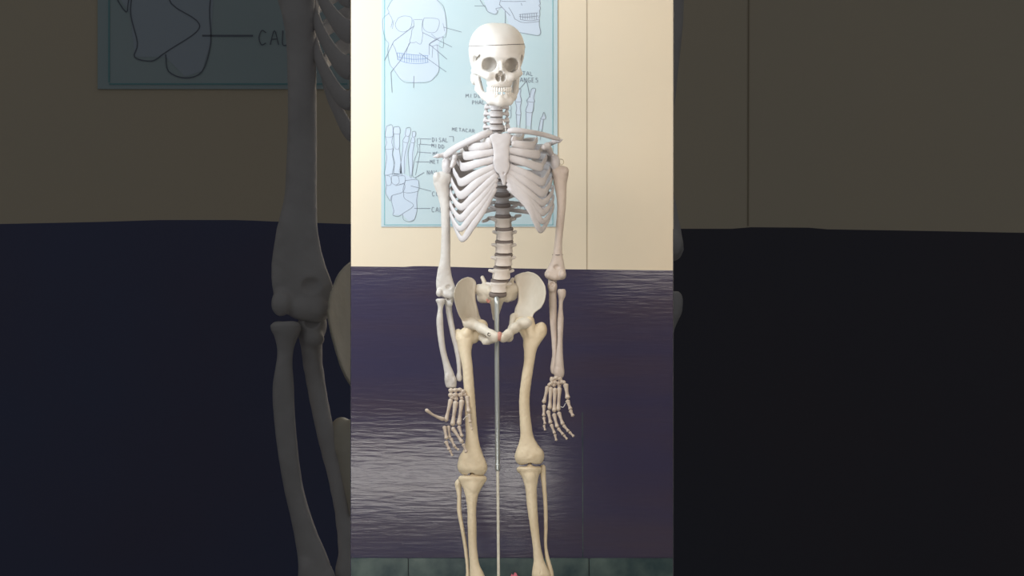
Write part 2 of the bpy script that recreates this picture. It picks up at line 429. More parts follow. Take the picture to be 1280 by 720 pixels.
sk_f = [[(255,60),(300,-10),(450,-80),(600,0),(655,90),(665,220),(612,300),(612,490),(560,560),(440,572),(350,550),(275,450),(262,300),(225,200),(225,130)]]
fills('skull_wash', [q(*b1, p) for p in sk_f], YW-.0036, mk1, MT['tint'], po)
ribbons('skull_drawing', [q(*b1, p) for p in sk_l], .35, YW-.0042, mk1, MT['ink'], po)
ribbons('teeth_drawing', [q(*b1, p) for p in sk_t], .45, YW-.0042, mk1, MT['blueink'], po)
strokes('leader_line', [q(*b1, p) for p in sk_lead]+FLEAD+[q(570, 80, 6, p) for p in ([(470,195),(525,130)],[(530,130),(555,250)])]
        + [q(590, 0, 6.547, p) for p in ([(20,48),(110,48)],[(222,35),(312,128)],[(272,90),(272,195)])], .55, YW-.0043, mk1, MT['ink'], po)
fills('foot_wash', FFILL, YW-.0036, mk1, MT['tint'], po)
ribbons('foot_drawing', FL, .4, YW-.0042, mk1, MT['ink'], po)
hd = [[(450,200),(460,185),(485,190),(480,230),(490,280),(445,280),(455,240),(450,200)],[(445,285),(455,330),(450,375),(485,380),(480,330),(490,285)],[(452,380),(455,455),(450,520)],[(485,382),(478,460),(484,520)],
 [(565,190),(580,180),(597,190),(580,250),(588,285),(530,278),(550,245),(565,190)],[(530,285),(540,300),(522,355),(575,360),(582,290)],[(525,362),(525,462),(515,530)],[(570,362),(562,468),(565,530)],
 [(655,365),(662,365),(672,410),(635,412),(645,395),(655,365)],[(632,418),(620,485),(600,560)],[(655,418),(645,492),(630,570)],
 [(395,300),(410,310),(412,345),(385,345)],[(388,350),(385,400),(410,400),(412,350)]]
fills('hand_wash', [q(570, 80, 6, p) for p in ([(455,190),(485,190),(488,280),(485,380),(478,460),(455,455),(450,375),(447,280)],[(565,185),(595,190),(585,285),(572,360),(562,468),(525,462),(524,362),(535,280)],
        [(655,367),(672,410),(655,418),(645,492),(620,485),(635,412)])], YW-.0036, mk1, MT['tint'], po)
ribbons('hand_drawing', [q(570, 80, 6, p) for p in hd], .5, YW-.0042, mk1, MT['ink'], po)
sd = [[(65,0),(95,45),(110,60),(130,95),(190,118),(210,95),(195,70),(240,60),(225,35),(235,0)],[(350,155),(400,180),(460,185),(550,175)],[(550,158),(550,210),(562,265),(545,290),(490,285),(375,262)],
 [(550,-60),(550,0),(558,30),(548,45),(560,65),(552,90),(555,120),(545,150)],[(240,10),(340,12),(440,10)],[(385,120),(450,112),(540,105)],[(385,135),(450,140),(545,130)],[(395,160),(470,170),(545,160)],[(300,60),(330,110),(350,155)],[(400,25),(410,45)]]
for i in range(8): sd.append([(395+i*19, 115-i), (396+i*19, 160)])
sf = [[(95,0),(560,-10),(555,120),(550,180),(560,270),(540,288),(375,262),(300,190),(270,100),(235,60),(190,115),(130,95)]]
fills('side_skull_wash', [q(590, 0, 6.547, p) for p in sf], YW-.0036, mk1, MT['tint'], po)
ribbons('side_skull_drawing', [q(590, 0, 6.547, p) for p in sd], .5, YW-.0042, mk1, MT['ink'], po)
for w_ in txt_l+[text('TAL', 653, 94, 4.8, 4.8, .03), text('ANGES', 650, 102.5, 5.5, 4.8, .02), text('MIDD', 582, 122, 4.5, 5.2, -.02), text('PHAL', 590, 130.5, 4.8, 4.2, -.03),
        text('CLEU', 641, 186.5, 6, 5.4), text('CARP', 655, 233, 5, 5, .1), text('SEU', 644, 262, 7, 5.6), text('CU', 571, 266, 5, 5)]:
    ribbons('lettering', w_, .5, YW-.0043, mk1, MT['ink'], po)

pb = thing('anatomy_chart', 'enlarged copy of blue chart corner with heel bone drawing on added dim left wall', 'chart', unproj(180, 112, YP-.004))
paper('sheet', 476.5, 575.8, 190, 281.5, YP-.003, mk2, MT['poster'], pb)
ribbons('border_line', [[(481, 192), (481, 279)], [(481, 279.5), (575, 279.5)]], .5, YP-.0042, mk2, MT['teal'], pb)
low = lambda A: [[p for p in ln if p[1] > 195] for ln in A]
fills('foot_wash', [[p for p in FFILL[0] if p[1] > 195]], YP-.0036, mk2, MT['tint'], pb)
ribbons('foot_drawing', [l for l in low(FL) if len(l) > 1], .45, YP-.0042, mk2, MT['ink'], pb)
strokes('leader_line', [l for l in low(FLEAD) if len(l) > 1], .7, YP-.0042, mk2, MT['ink'], pb)
ribbons('lettering', text('CAL', 540, 264, 5.6, 4.6), .4, YP-.0043, mk2, MT['ink'], pb)

# ------------------------------------------------------------------ long bones: outline stations measured down the limb
ST = {
 'humerus_l': [(214,549,556,6,3),(217,544,561,6,6),(224,541.5,562.5,6,9),(232,542.5,562,6,8.5),(240,545.5,562,5,7),(255,549.8,562.5,4,6),(280,551.5,562.8,4,5.5),(310,551,563,4,5.5),(325,550,563,4,5.3),(338,547,563.5,4,5),(350,545.3,566,4,4.8),(360,545.5,569.5,4,4.8),(367,548,569.5,4,4.8),(372,553,567,4,4)],
 'humerus_r': [(207,697,706,6,3),(210,693,710,6,6),(216,692,710.6,6,8),(230,692,708.5,6,8),(240,694.5,708,5,7),(255,696.3,707.5,4,6),(280,695,705,4,5.5),(305,692.8,702.8,4,5.3),(318,691,703,4,5),(328,688,705,4,5),(336,684,706.3,4,4.8),(342,680.5,707.5,4,4.8),(346,681.5,707.5,4,4.5),(350,686,705,4,3.5)],
 'radius_l': [(373,545.5,556,-2,5),(375,544.5,556.8,-2,5.4),(378.5,546,556,-2,5),(382,547,554.5,-2,3.8),(400,545.5,554,-2,4),(420,547,555.2,-2,4.2),(440,550.2,558,-2,4.2),(455,553.6,562.6,-2,4.5),(468,555.6,568,-2,5.2),(478,556,570.5,-2,5.6),(485,558,570.5,-2,4.5)],
 'ulna_l': [(370,558,566,6,5),(374,555,567,6,6.5),(380,556,565.5,6,6),(400,559.3,566.8,5,4),(420,563.5,570.8,3,3.6),(440,568.5,575.6,2,3.4),(456,571,577,1,3),(466,571.4,577,1,3),(473,570.2,578,1,3.6),(477,572,577,1,2.5)],
 'ulna_r': [(351,686,694,6,4.5),(354,684.8,695.8,6,6),(365,685.8,695.8,6,5),(380,686.3,696,5,4.3),(400,687.2,696.3,4,4),(430,689.6,696.6,3,3.5),(445,690,696.6,2,3.5),(455,688.5,697,2,4),(462,688,696.5,2,4),(468,689.5,695,2,3)],
 'radius_r': [(361,697.5,706.5,0,4.5),(365,696.8,707.4,0,5.2),(370,698,706.8,0,5),(374,698.4,705,0,3.8),(400,696.8,704.5,-1,4),(430,696.6,703.4,-2,4.2),(446,694.5,703.8,-2,4.5),(458,693,704.8,-2,5.2),(468,692.5,705.2,-2,5.6),(473,694.5,703.5,-2,4)],
 'femur_l': [(408,581,588,4,3),(413,575,592,4,6),(420,569.5,594,4,9),(430,571.5,591,2,9),(440,573.8,589.2,0,8),(454,577,590.5,-2,7),(480,579.3,592.5,-3,6.6),(500,580.8,594,-3,6.5),(530,581.6,596.2,-2,6.6),(550,582,598.5,-1,7),(562,579.5,601.5,0,8.5),(570,574.5,604.5,1,11),(580,572.5,608.5,2,12.5),(588,574.5,608.5,2,12),(594,580,605,2,8)],
 'femur_r': [(403,674,679,6,3),(409,664,682.3,6,7),(420,656,681.5,5,9),(428,653.8,676,3,9),(436,654.6,671.5,1,8),(450,655,668.5,-1,7),(470,652,665.3,-3,6.6),(500,649,662,-3,6.5),(530,649.8,664.3,-2,6.6),(548,650,668,-1,7.2),(558,647,674,0,9),(566,644.3,678.5,1,11.5),(574,644.5,679.3,2,12),(580,648,677,2,9)],
 'tibia_l': [(594,576,605.5,4,9),(597,573.5,608,4,11),(603,575,606,4,10.5),(610,578.6,602,3,9),(618,581.3,598.2,2,8),(630,583.4,595.8,1,7),(660,584.6,595.7,0,6),(690,586,596.8,0,5.6),(706,587,599.5,0,6),(718,587.2,605,0,7.5),(728,588,608,0,8.5),(736,590,607,0,6)],
 'tibia_r': [(583,649,674,4,9),(585,646.2,676.2,4,11),(590,648.8,675,4,10.5),(598,653,672.8,3,9),(606,655.6,671.5,2,8),(630,658.3,671.5,1,7),(660,662.7,673.6,0,6),(690,666.5,677.4,0,5.6),(703,666.8,681,0,6.3),(712,665.5,685.5,0,7.5),(720,665,688,0,8.5),(726,668,686,0,6)],
 'fibula_l': [(599,571,575,12,3),(603,568.8,577,12,5),(609,569,577,12,4.5),(616,570.8,576.8,11,3.5),(640,571.5,577,10,3),(660,575.2,580.2,9,3),(690,580.2,584.9,8,3),(715,582.4,586.8,6,3),(730,581.5,588,5,4)],
 'fibula_r': [(581,676,681,12,3),(585,674.5,682.3,12,5),(591,675,682.3,12,4.5),(600,676.3,682.5,11,3.5),(630,679.2,684.2,10,3),(660,680,684.6,9,3),(685,680.2,684.3,8,3),(700,682,687.5,6,3),(715,685.5,691.8,5,4),(726,687,693,5,4)],
}
XTRA = {   # extra swellings (added, carved)
 'humerus_l': ([ell((558,223,8),(7.5,8,8)), ell((546,221,2),(4.5,6,5)), capsule((557,368,2),(563,369,2),4.3,4.8), ell((549,366,0),(4,5,4.5))], [ell((561,359,-2),(4.5,3.5,3.5)), capsule((550,219,-7),(552,238,-7),1.4)]),
 'humerus_r': ([ell((696,215,8),(6.5,7.5,8)), ell((706.5,214,2),(4.2,5.5,5)), capsule((687,344,2),(694,346,2),4.6), ell((703,343,0),(4,5,4.5))], [ell((696,334,-2),(4.5,3.5,3.5)), ell((703,217,-5),(2,2.4,3))]),
 'radius_l': ([ell((567,476,-2),(3,5,5)), ell((559,472,-5),(2.5,5,3))], [ell((550.5,371.5,-2),(4.5,2,4)), ell((564,488,-2),(5.5,3,5))]),
 'radius_r': ([ell((697,464,-3),(4,6,4.5))], [ell((702,359.5,0),(4,2.2,4)), ell((700,476,-2),(4.5,3,5))]),
 'ulna_l': ([ell((561,371,11),(5,6,4)), ell((562,380,1),(4,3,3))], [ell((561,373,-1),(3.5,3,4))]),
 'ulna_r': ([ell((690,351,11),(5,6,4)), ell((690,362,1),(4,3.5,3))], [ell((690,355,-1),(3.5,3,4))]),
 'femur_l': ([ell((573,420,8),(6,9,8)), capsule((583,418,0),(588,408,2),6,5), capsule((592,423,6),(600,409,8),6.5,6), ell((601,408,8),(9,9,9)), ell((580,583,5),(8,10,13)), ell((600,584,5),(8,10,13))], [ell((589.5,598.5,2),(6.5,9,18)), ell((590,579,-14.5),(7,10,4.5))]),
 'femur_r': ([ell((678,412,8),(5.5,9,8)), capsule((665,420,1),(662,401,2),6.5,6), capsule((660,421,6),(652,408,8),6.5,6), ell((652,405,8),(9,9,9)), ell((652,571,5),(8,10,13)), ell((672,569,5),(8,10,13))], [ell((663,586,2),(6.5,8.5,18)), ell((661,566,-14.5),(7,10,4.5))]),
 'tibia_l': ([ell((591,608,-4),(6,8,3.4)), ell((591,594,2),(5,3,6)), capsule((577,599,4),(604,599,4),3.8)], [ell((583,592,3),(6.5,2.5,8)), ell((598,592,3),(6.5,2.5,8))]),
 'tibia_r': ([ell((663,596,-4),(6,8,3.4)), ell((663,582,2),(5,3,6)), capsule((650,587,4),(673,587,4),3.8), capsule((682,718,0),(683,724,0),4)], [ell((655,580.5,3),(6,2.5,8)), ell((669,580.5,3),(6,2.5,8)), capsule((675,709,-8),(676,716,-8),.7)]),
}
def long_bone(key, name, m, parent, M=M1, h=.7, label=None):
    st = ST[key]; s = smooth_st(st); a = np.array(st)
    ex = XTRA.get(key, ([], []))
    lo = (a[:, 1].min()-6, a[0, 0]-4, (a[:, 3]-a[:, 4]).min()-4); hi = (a[:, 2].max()+6, a[-1, 0]+4, (a[:, 3]+a[:, 4]).max()+6)
    if key == 'femur_l': hi = (612, 600, 24); lo = (563, 396, -16)
    if key == 'femur_r': lo = (640, 393, -16); hi = (686, 590, 24)
    o = sculpt(name, lo, hi, h, [prof(s, 1.5 if 'fib' in key else 2.5)]+list(ex[0]), sub=ex[1], k=2.2, ks=.8, m=m, parent=parent, M=M, rough=.18, rsc=.55)
    if label: o['label'] = label
    return o

# ------------------------------------------------------------------ ribs
UC = 627
RIB = {  # head height, lateral (dx, v), front end (dx, v), joins (dx, v)
 1: (170, (27, 171), (22, 178), (13, 175)), 2: (177, (44, 177), (39, 184), (13, 181)), 3: (185, (51, 186), (45, 195), (9, 189.5)),
 4: (194, (56, 199), (48, 209), (9, 199)), 5: (203, (60, 212), (50, 228), (9, 208)), 6: (213, (62.5, 225), (50, 244), (8, 214)),
 7: (223, (64, 239), (50, 259), (6, 218)), 8: (233, (64.5, 252), (51, 273), (7, 223)), 9: (243, (64.5, 264), (51, 286), (8, 229)), 10: (253, (61, 274), (48.5, 299), (9, 235)),
 11: (262, (46, 276), None, None), 12: (272, (24, 277), None, None)}
def rib_pts(i, s):
    hv, lat, fr, jn = RIB[i]
    sh = lambda v: v if s < 0 else v-max(0, (v-225))*.15-2*(v < 200)
    c = lambda dx: UC+s*dx
    lat = (lat[0], sh(lat[1])); Wb = 47
    P = [(c(7), hv, Wb-4, 2.2, 1.8), (c(16), hv+1, Wb, 2.6, 1.6)]
    if fr is None:
        P += [(c(lat[0]*.75), hv+(lat[1]-hv)*.55, Wb-4, 2.4, 1.4), (c(lat[0]), lat[1], Wb-12, 1.6, 1.1)]
        return P
    fr = (fr[0], sh(fr[1])); jn = (jn[0], sh(jn[1]))
    t = 3.5 if i > 6 else 4.1
    P += [(c(lat[0]*.72), hv+(lat[1]-hv)*.35, Wb-6, t, 1.5), (c(lat[0]*.95), hv+(lat[1]-hv)*.72, 26, t, 1.5), (c(lat[0]), lat[1], 6, t, 1.5),
          (c(lat[0]*.93), lat[1]+(fr[1]-lat[1])*.55, -10, t, 1.5)]
    wf = -25 if i < 8 else -27
    tf = 5.6 if 2 <= i <= 6 else (4.9 if i < 9 else 4.0)
    P += [(c(fr[0]), fr[1], wf, tf, 1.8)]
    if i <= 6:
        P += [(c((fr[0]*.55+jn[0]*.45)), fr[1]*.45+jn[1]*.55+1.0, -37, 5.1, 1.8), (c(jn[0]), jn[1], -40, 4.2, 1.8)]
    else:
        a0, b0 = fr, jn; bow = (1, 3, 3.5)[min(i-7, 2)]; e1, e2 = ((0, 1.5, 3.5, 5)[i-7], (0, 3, 7, 10)[i-7]) if s > 0 else (0, 0)
        P += [(c(a0[0]*.7+b0[0]*.3+e1), a0[1]*.7+b0[1]*.3+bow*.7, -34-.5*(10-i), 4.8, 2), (c(a0[0]*.35+b0[0]*.65+e2), a0[1]*.35+b0[1]*.65+bow, -38-.4*(10-i), 5.0, 2), (c(b0[0]), b0[1], -39.5-.3*(10-i), 4.2, 1.8)]
    return P
def rib(i, s, parent, M=M1, m=None, n=44, seg=14): return tube('rib', rib_pts(i, s), m or MT['bone'], parent, n=n, seg=seg, M=M)

# ------------------------------------------------------------------ hip bones
def poly_sdf(poly):
    P = np.array(poly, float); P = catmull(np.vstack([P, P[:1]]), len(P)*4+1)[:-1]
    def f(x, y):
        d = np.full(x.shape, 1e9); ins = np.zeros(x.shape, bool); n = len(P)
        for i in range(n):
            a, b = P[i], P[(i+1) % n]; e = b-a; wx, wy = x-a[0], y-a[1]
            t = np.clip((wx*e[0]+wy*e[1])/(e@e+1e-9), 0, 1)
            d = np.minimum(d, (wx-e[0]*t)**2+(wy-e[1]*t)**2)
            c = ((a[1] > y) != (b[1] > y)) & (x < (b[0]-a[0])*(y-a[1])/(b[1]-a[1]+1e-12)+a[0]); ins ^= c
        d = np.sqrt(d); return np.where(ins, -d, d)
    return f
HIP = {
 'l': dict(poly=[(585,346),(577,349),(570.5,356),(567,369),(570,384),(574,395),(581,404),(592,409),(602,404),(599,393),(597,385),(594.5,374),(594.5,362),(595,353),(591,348)],
           lo=(563, 341, -45), hi=(626, 430, 45), lat=567, med=596, pub=[(590,404,2),(603,411,-12),(614,418,-26),(621,420,-30)], ram=[(619,424,-28),(608,427,-8),(600,420,8),(600,404,22)], ac=(587,405,2), asis=(570,376)),
 'r': dict(poly=[(660,339.5),(651,341.5),(643,346),(645,355),(647.5,362),(647.5,376),(644,385),(643,394),(645,404),(653,409),(663,401),(668,391.5),(677,384),(682,371.5),(681.5,358),(675,347),(668,341.5)],
           lo=(620, 334, -45), hi=(687, 432, 45), lat=682, med=646, pub=[(652,404,2),(644,410,-10),(636,417,-24),(628,421,-30)], ram=[(629,424,-28),(636,422,-8),(640,412,8),(642,396,22)], ac=(659,404,2), asis=(680,374)),
}
def hip(side, parent, M=M1, h=.75):
    H = HIP[side]; ps = poly_sdf(H['poly']); a, b = H['lat'], H['med']
    def field(X):
        x2, y2 = X[0][:, :, 0], X[1][:, :, 0]
        d2 = ps(x2, y2)[:, :, None]
        t = np.clip((X[0]-a)/(b-a), -.3, 1.3)      # 0 lateral rim, 1 by the sacrum
        w0 = -22+50*t+9*np.sin(np.clip(t, 0, 1)*math.pi)+(X[1]-372)*(-.18)
        th = 2.0+1.6*np.exp(-(d2/2.2)**2)
        D = smax(d2, (np.abs(X[2]-w0)-th)*.75, 2.2)
        for p, r1, r2 in ((H['pub'], 6.2, 4.3), (H['ram'], 4.2, 4.6)):
            for i in range(len(p)-1):
                D = smin(D, capsule(p[i], p[i+1], r1+(r2-r1)*i/3, r1+(r2-r1)*(i+1)/3)(X), 5)
        D = smin(D, ell(H['ac'], (7.5, 7, 10))(X), 7)
        return D
    return sculpt('hip_bone', H['lo'], H['hi'], h, None, m=MT['hipm'], parent=parent, M=M, field=field, rough=.15, rsc=.4)
MT['hipm'] = mat('cream hip bone plastic', (.68, .62, .52), .42, .4, noise=(.60, .53, .42), scale=14, bump=.08, bscale=60)

# ------------------------------------------------------------------ THE SKELETON
root = thing('skeleton', 'complete cream white human skeleton hanging on thin steel pole before blue chart', 'skeleton', unproj(622, 740, DS))
# --- skull
YAW = math.radians(8.5); TL = math.radians(1.5)
def skw(X):
    x, y, z = X[0]-621.5, X[1], X[2]-4
    x, z = x*math.cos(YAW)+z*math.sin(YAW), -x*math.sin(YAW)+z*math.cos(YAW)
    yy = y-75; x, yy = x*math.cos(TL)+yy*math.sin(TL), -x*math.sin(TL)+yy*math.cos(TL)
    return (x, yy+75, z)
def mir(fn, *a, **k):   # the same lump on both sides
    return [lambda X, f=fn(*a, **k), s=s: f((X[0]*s, X[1], X[2])) for s in (1, -1)]
def skull_field(X):
    D = ell((0, 61, 6), (33, 31.5, 42))(X)
    for f in [ell((0, 63, -9), (28.5, 28, 30)), ell((0, 82, 12), (29, 19, 24)), *mir(ell, (9, 58, 6), (24, 28, 37)), *mir(ell, (22, 70, 8), (10.5, 20, 24))]: D = smin(D, f(X), 6)
    for f in mir(ell, (30, 86, -12), (7, 15, 13)): D = smax(D, -f(X), 3)          # temporal hollows
    for f in [ell((0, 71, -27), (22, 7, 10)), ell((0, 92, -22), (18.5, 14, 13)), ell((0, 104, -23), (16, 9, 13.5)),
              *mir(capsule, (22, 73, -25), (23.5, 88, -23), 3.4), *mir(capsule, (14, 95, -29), (23.5, 91.5, -22), 6.2, 5)]: D = smin(D, f(X), 4)
    for f in mir(ell, (14.0, 81, -36), (9.4, 9.0, 30), 8): D = smax(D, -f(X), 1.5)   # eye sockets
    for f in mir(ell, (13.2, 81, -20), (10, 9.6, 15)): D = smax(D, -f(X), 1.)
    for f in [capsule((0, 77, -34), (0, 88.5, -40), 2.6, 2.2)]: D = smin(D, f(X), 2.5)
    for f in mir(ell, (3.5, 97, -40), (3.3, 5.4, 18), 14): D = smax(D, -f(X), .8)    # nose opening
    for c_ in (-26.5, 29.5): D = smax(D, -ell((c_, 75, -16), (1.5, 7.5, 14), 12 if c_ < 0 else -12)(X), .6)   # narrow opening behind the brow
    D = smax(D, -ell((0, 92.2, -42), (3.6, 4.4, 16))(X), .8)
    for f in mir(ell, (21.5, 107, -20), (3.8, 6, 12)): D = smax(D, -f(X), 3)
    for f in [*mir(capsule, (25, 91.5, -20), (29.3, 91, -4), 3.0, 2.4), *mir(capsule, (29.3, 91, -4), (28.6, 89, 8), 2.4, 3), *mir(ell, (26, 98, 14), (5, 9, 6)),
              capsule((0, 95, -24), (0, 101, -27), 1)]: D = smin(D, f(X), 2)
    for f in mir(ell, (9.5, 99, -37), (1, 1.1, 3)): D = smax(D, -f(X), .3)
    return D
skull = sculpt('skull', (585, 27, -50), (660, 114, 58), .62, None, m=MT['skull'], parent=root, warp=skw, field=skull_field)
# the sawn skull cap: cut the top off and keep it as its own piece
cap = skull.copy(); cap.data = skull.data.copy(); C.collection.objects.link(cap); cap.name = 'skull_cap'
cap.parent = skull; cap.location = (0, 0, 0)
n_cut = Vector((-.04, -.148, 1)).normalized()
pc = Vector(M1([(621.5, 56.4, 0)])[0])
seam = skull.copy(); seam.data = skull.data.copy(); C.collection.objects.link(seam); seam.name = 'cap_seam'
seam.parent = skull; seam.location = (0, 0, 0); seam.data.materials[0] = MT['dark']
clip(seam, pc+n_cut*.0006, n_cut); clip(seam, pc-n_cut*.0006, -n_cut)
cx_ = [v.co.x for v in seam.data.vertices]; cy_ = [v.co.y for v in seam.data.vertices]
mx, my = (min(cx_)+max(cx_))/2, (min(cy_)+max(cy_))/2
for v in seam.data.vertices: v.co.x = mx+(v.co.x-mx)*1.008; v.co.y = my+(v.co.y-my)*1.008
clip(skull, pc, n_cut); clip(cap, pc, -n_cut)
# clasp hooks of the cap
for (a, b) in (((587.6, 54.5, 8), (588.2, 60, 8)), ((655.4, 56, 8), (654.8, 62, 8))):
    tube('cap_hook', [(*a, .5, .5), (a[0]+(.6 if a[0] > 620 else -.6), (a[1]+b[1])/2, 8, .6, .6), (*b, .5, .5)], MT['brass'], skull, n=8, seg=6)
def jaw_field(X):
    D = capsule((0, 127, -35), (0, 128, -35), 5.6)(X)
    for f in [*mir(capsule, (2, 127, -35), (11, 126, -31), 6.0, 5.6), *mir(capsule, (11, 126, -31), (18, 120.5, -20), 5.4, 4.6), *mir(capsule, (18, 120.5, -20), (24, 112.5, -2), 4.6, 3.6),
              *mir(capsule, (7, 121, -34), (14.5, 117.5, -26), 3, 2.8), *mir(capsule, (22.3, 112, -6), (25, 95, 2), 3.9, 3.0, (1.25, 1, 2.3)), *mir(capsule, (0, 121, -35), (7, 121, -34), 3, 3),
              *mir(capsule, (24.5, 102, -4), (24, 93, -10), 2.2, 1.3), *mir(ell, (26.5, 92.5, 6), (3.6, 2.6, 2.6))]: D = smin(D, f(X), 2.5)
    D = smax(D, -ell((0, 128, -18), (12, 16, 13))(X), 1.5)
    return D
jaw = sculpt('mandible', (586, 84, -50), (658, 138, 16), .62, None, m=MT['skull'], parent=skull, warp=skw, field=jaw_field)
# teeth: two arches
def unwarp(x, y, z):
    yy = y-75; x, yy = x*math.cos(TL)-yy*math.sin(TL), x*math.sin(TL)+yy*math.cos(TL); y = yy+75
    x, z = x*math.cos(YAW)-z*math.sin(YAW), x*math.sin(YAW)+z*math.cos(YAW)
    return (x+621.5, y, z+4)
def teeth(up):
    parts = []
    for i in range(-7, 8):
        if i == 0: continue
        t = (abs(i)-.5)/7*(1 if i > 0 else -1)
        if not up and i in (-1, 2): continue
        x = 14.6*math.sin(t*1.45); z = -21-15.3*math.cos(t*1.45)
        y0, y1 = (110, 115.2) if up else (120.8, 115.5)
        lift = -1.6*abs(t) if up else -2.0*abs(t)
        r = 1.42 if abs(i) < 6 else 1.6
        P = [(*unwarp(x, y0+lift, z), r*.8, r*.8), (*unwarp(x, (y0+y1)/2+lift, z-.3), r, r*1.05), (*unwarp(x, y1+lift, z), r*.9, r*.6)]
        parts.append(loft(P, seg=8, n=7, up=(1, 0, 0)))
    return join(parts)
v, f = teeth(True); link_mesh('upper_teeth', v, f, MT['tooth'], skull)
v, f = teeth(False); link_mesh('lower_teeth', v, f, MT['tooth'], skull)

# --- spine: centre line stations (down, across, depth)
def vertebra(u, v, wd, hh, hw, kind, tilt=0.):
    """hh half height, hw half width; body waisted, arch and processes behind it"""
    ct, st_ = math.cos(tilt), math.sin(tilt)
    def wp(X):
        x, y, z = X[0]-u, X[1]-v, X[2]-wd
        return (x, y*ct-z*st_, y*st_+z*ct)
    dep = hw*(.72 if kind != 'c' else .62)
    def field(X):
        waist = 1-.13*np.cos(np.clip(X[1]/hh, -1, 1)*math.pi/2)
        D = smax((np.sqrt((X[0]/(hw*waist))**2+(X[2]/(dep*waist))**2)-1)*dep, np.abs(X[1])-hh, .8)
        bk = dep
        if kind == 'c':
            fs = [*mir(capsule, (hw*.8, 0, bk*.4), (hw*1.65, .6, bk*.9), 2.2, 2.1), *mir(capsule, (hw*1.5, -2.0, bk*1.2), (hw*1.6, 2.0, bk*1.4), 2.5), capsule((0, 1, bk*1.8), (0, 3.5, bk*2.7), 1.9, 1.2),
                  *mir(capsule, (hw*1.0, 0, bk*1.4), (0, 1, bk*2.), 1.7)]
        elif kind == 't':
            fs = [*mir(capsule, (hw*.7, -1, bk), (hw*1.8, -3, bk*2.1), 2.2, 2.0), *mir(capsule, (hw*.7, -1, bk), (0, 2, bk*2), 1.8), capsule((0, 2, bk*2), (0, 10, bk*3), 1.8, 1.2)]
        else:
            fs = [*mir(capsule, (hw*.7, -1, bk), (hw*1.4, -2.0, bk*1.45), 2.6, 2.0), *mir(capsule, (hw*.75, -3, bk*1.2), (hw*.85, 7, bk*1.6), 2.6, 2.6), *mir(capsule, (hw*.6, 0, bk*1.3), (0, 2, bk*1.9), 2.), capsule((0, 0, bk*1.9), (0, 3, bk*2.9), 2.8, 2.6)]
        for f in fs: D = smin(D, f(X), 1.2)
        return D
    R = hw*2.1
    sculpt('vertebra', (u-R, v-hh-6, wd-dep-3), (u+R, v+hh+12, wd+dep*3.6), .65, None, m=MT['bone'] if kind != 'l' else MT['lumbar'], parent=root, warp=wp, field=field, rough=.1, rsc=.6)
MT['lumbar'] = mat('cream vertebra plastic', (.76, .70, .64), .4, .4, noise=(.70, .62, .55), scale=16, bump=.08, bscale=60)
def disc(u, v, wd, hh, hw, tilt=0., dep=.76):
    P = []
    ct, st_ = math.cos(tilt), math.sin(tilt); V = []; seg = 28
    rings = [(-1, .8), (-.75, .97), (0, 1.04), (.75, .97), (1, .8)]
    for yy, r in rings:
        for s in range(seg):
            a = 2*math.pi*s/seg; x = math.cos(a)*hw*r; z = math.sin(a)*hw*dep*r; y = yy*hh
            V.append((u+x, v+y*ct+z*st_, wd-y*st_+z*ct))
    Fa = [(i*seg+s, i*seg+(s+1) % seg, (i+1)*seg+(s+1) % seg, (i+1)*seg+s) for i in range(len(rings)-1) for s in range(seg)]
    Fa += [tuple(range(seg))[::-1], tuple((len(rings)-1)*seg+s for s in range(seg))]
    link_mesh('spinal_disc', M1(V), Fa, MT['disc'], root)
cerv = [(134.2, 620.8, 10), (142.2, 620.4, 8), (150.8, 620.3, 8), (158.8, 620.6, 10)]
for i, (v_, u_, w_) in enumerate(cerv):
    vertebra(u_, v_, w_, 3.5, 8.2+.3*i, 'c', -.06); disc(u_+.2, v_+4.1, w_, .7, 7.6+.3*i)
tv = [165, 171, 177.5, 184, 191, 198, 205.5, 213, 221, 229.5, 238.5, 249.5, 263]
for i, v_ in enumerate(tv[:11]):
    t = i/10; nx = tv[i+1]; u_ = 621+7*min(1, t*1.15); w_ = 16+17*math.sin(min(1, t*1.3)*math.pi*.75)
    vertebra(u_, v_, w_, (nx-v_)/2-1.6, 7.5+1.6*t, 't', -.05); disc(u_, (v_+nx)/2, w_, 1.2, 7.6+1.7*t, -.1)
lum = [(243, 256.5, 628), (256.5, 270, 628.3), (270, 286, 629), (286, 302, 630.8), (302, 318, 630), (318, 334, 629.2), (334, 350.8, 626.6), (350.8, 367, 623.4)]
for i, (a, b, u_) in enumerate(lum):
    w_ = 24-2.5*i+(max(0, i-5)*4)
    vertebra(u_, (a+b)/2, w_, (b-a)/2-2.1, 9.3+.16*i, 'l' if i > 1 else 't', -.22)
for (v_, u_) in ((243.3, 628), (256.8, 628.2), (270.3, 628.6), (286.3, 630.3), (302.3, 630.3), (318.5, 629.6), (334.7, 628), (350.8, 624.6), (367.5, 622.3)):
    disc(u_, v_, 20, 2.5 if v_ < 360 else 3.6, 11.2 if v_ > 280 else 10, -.22)

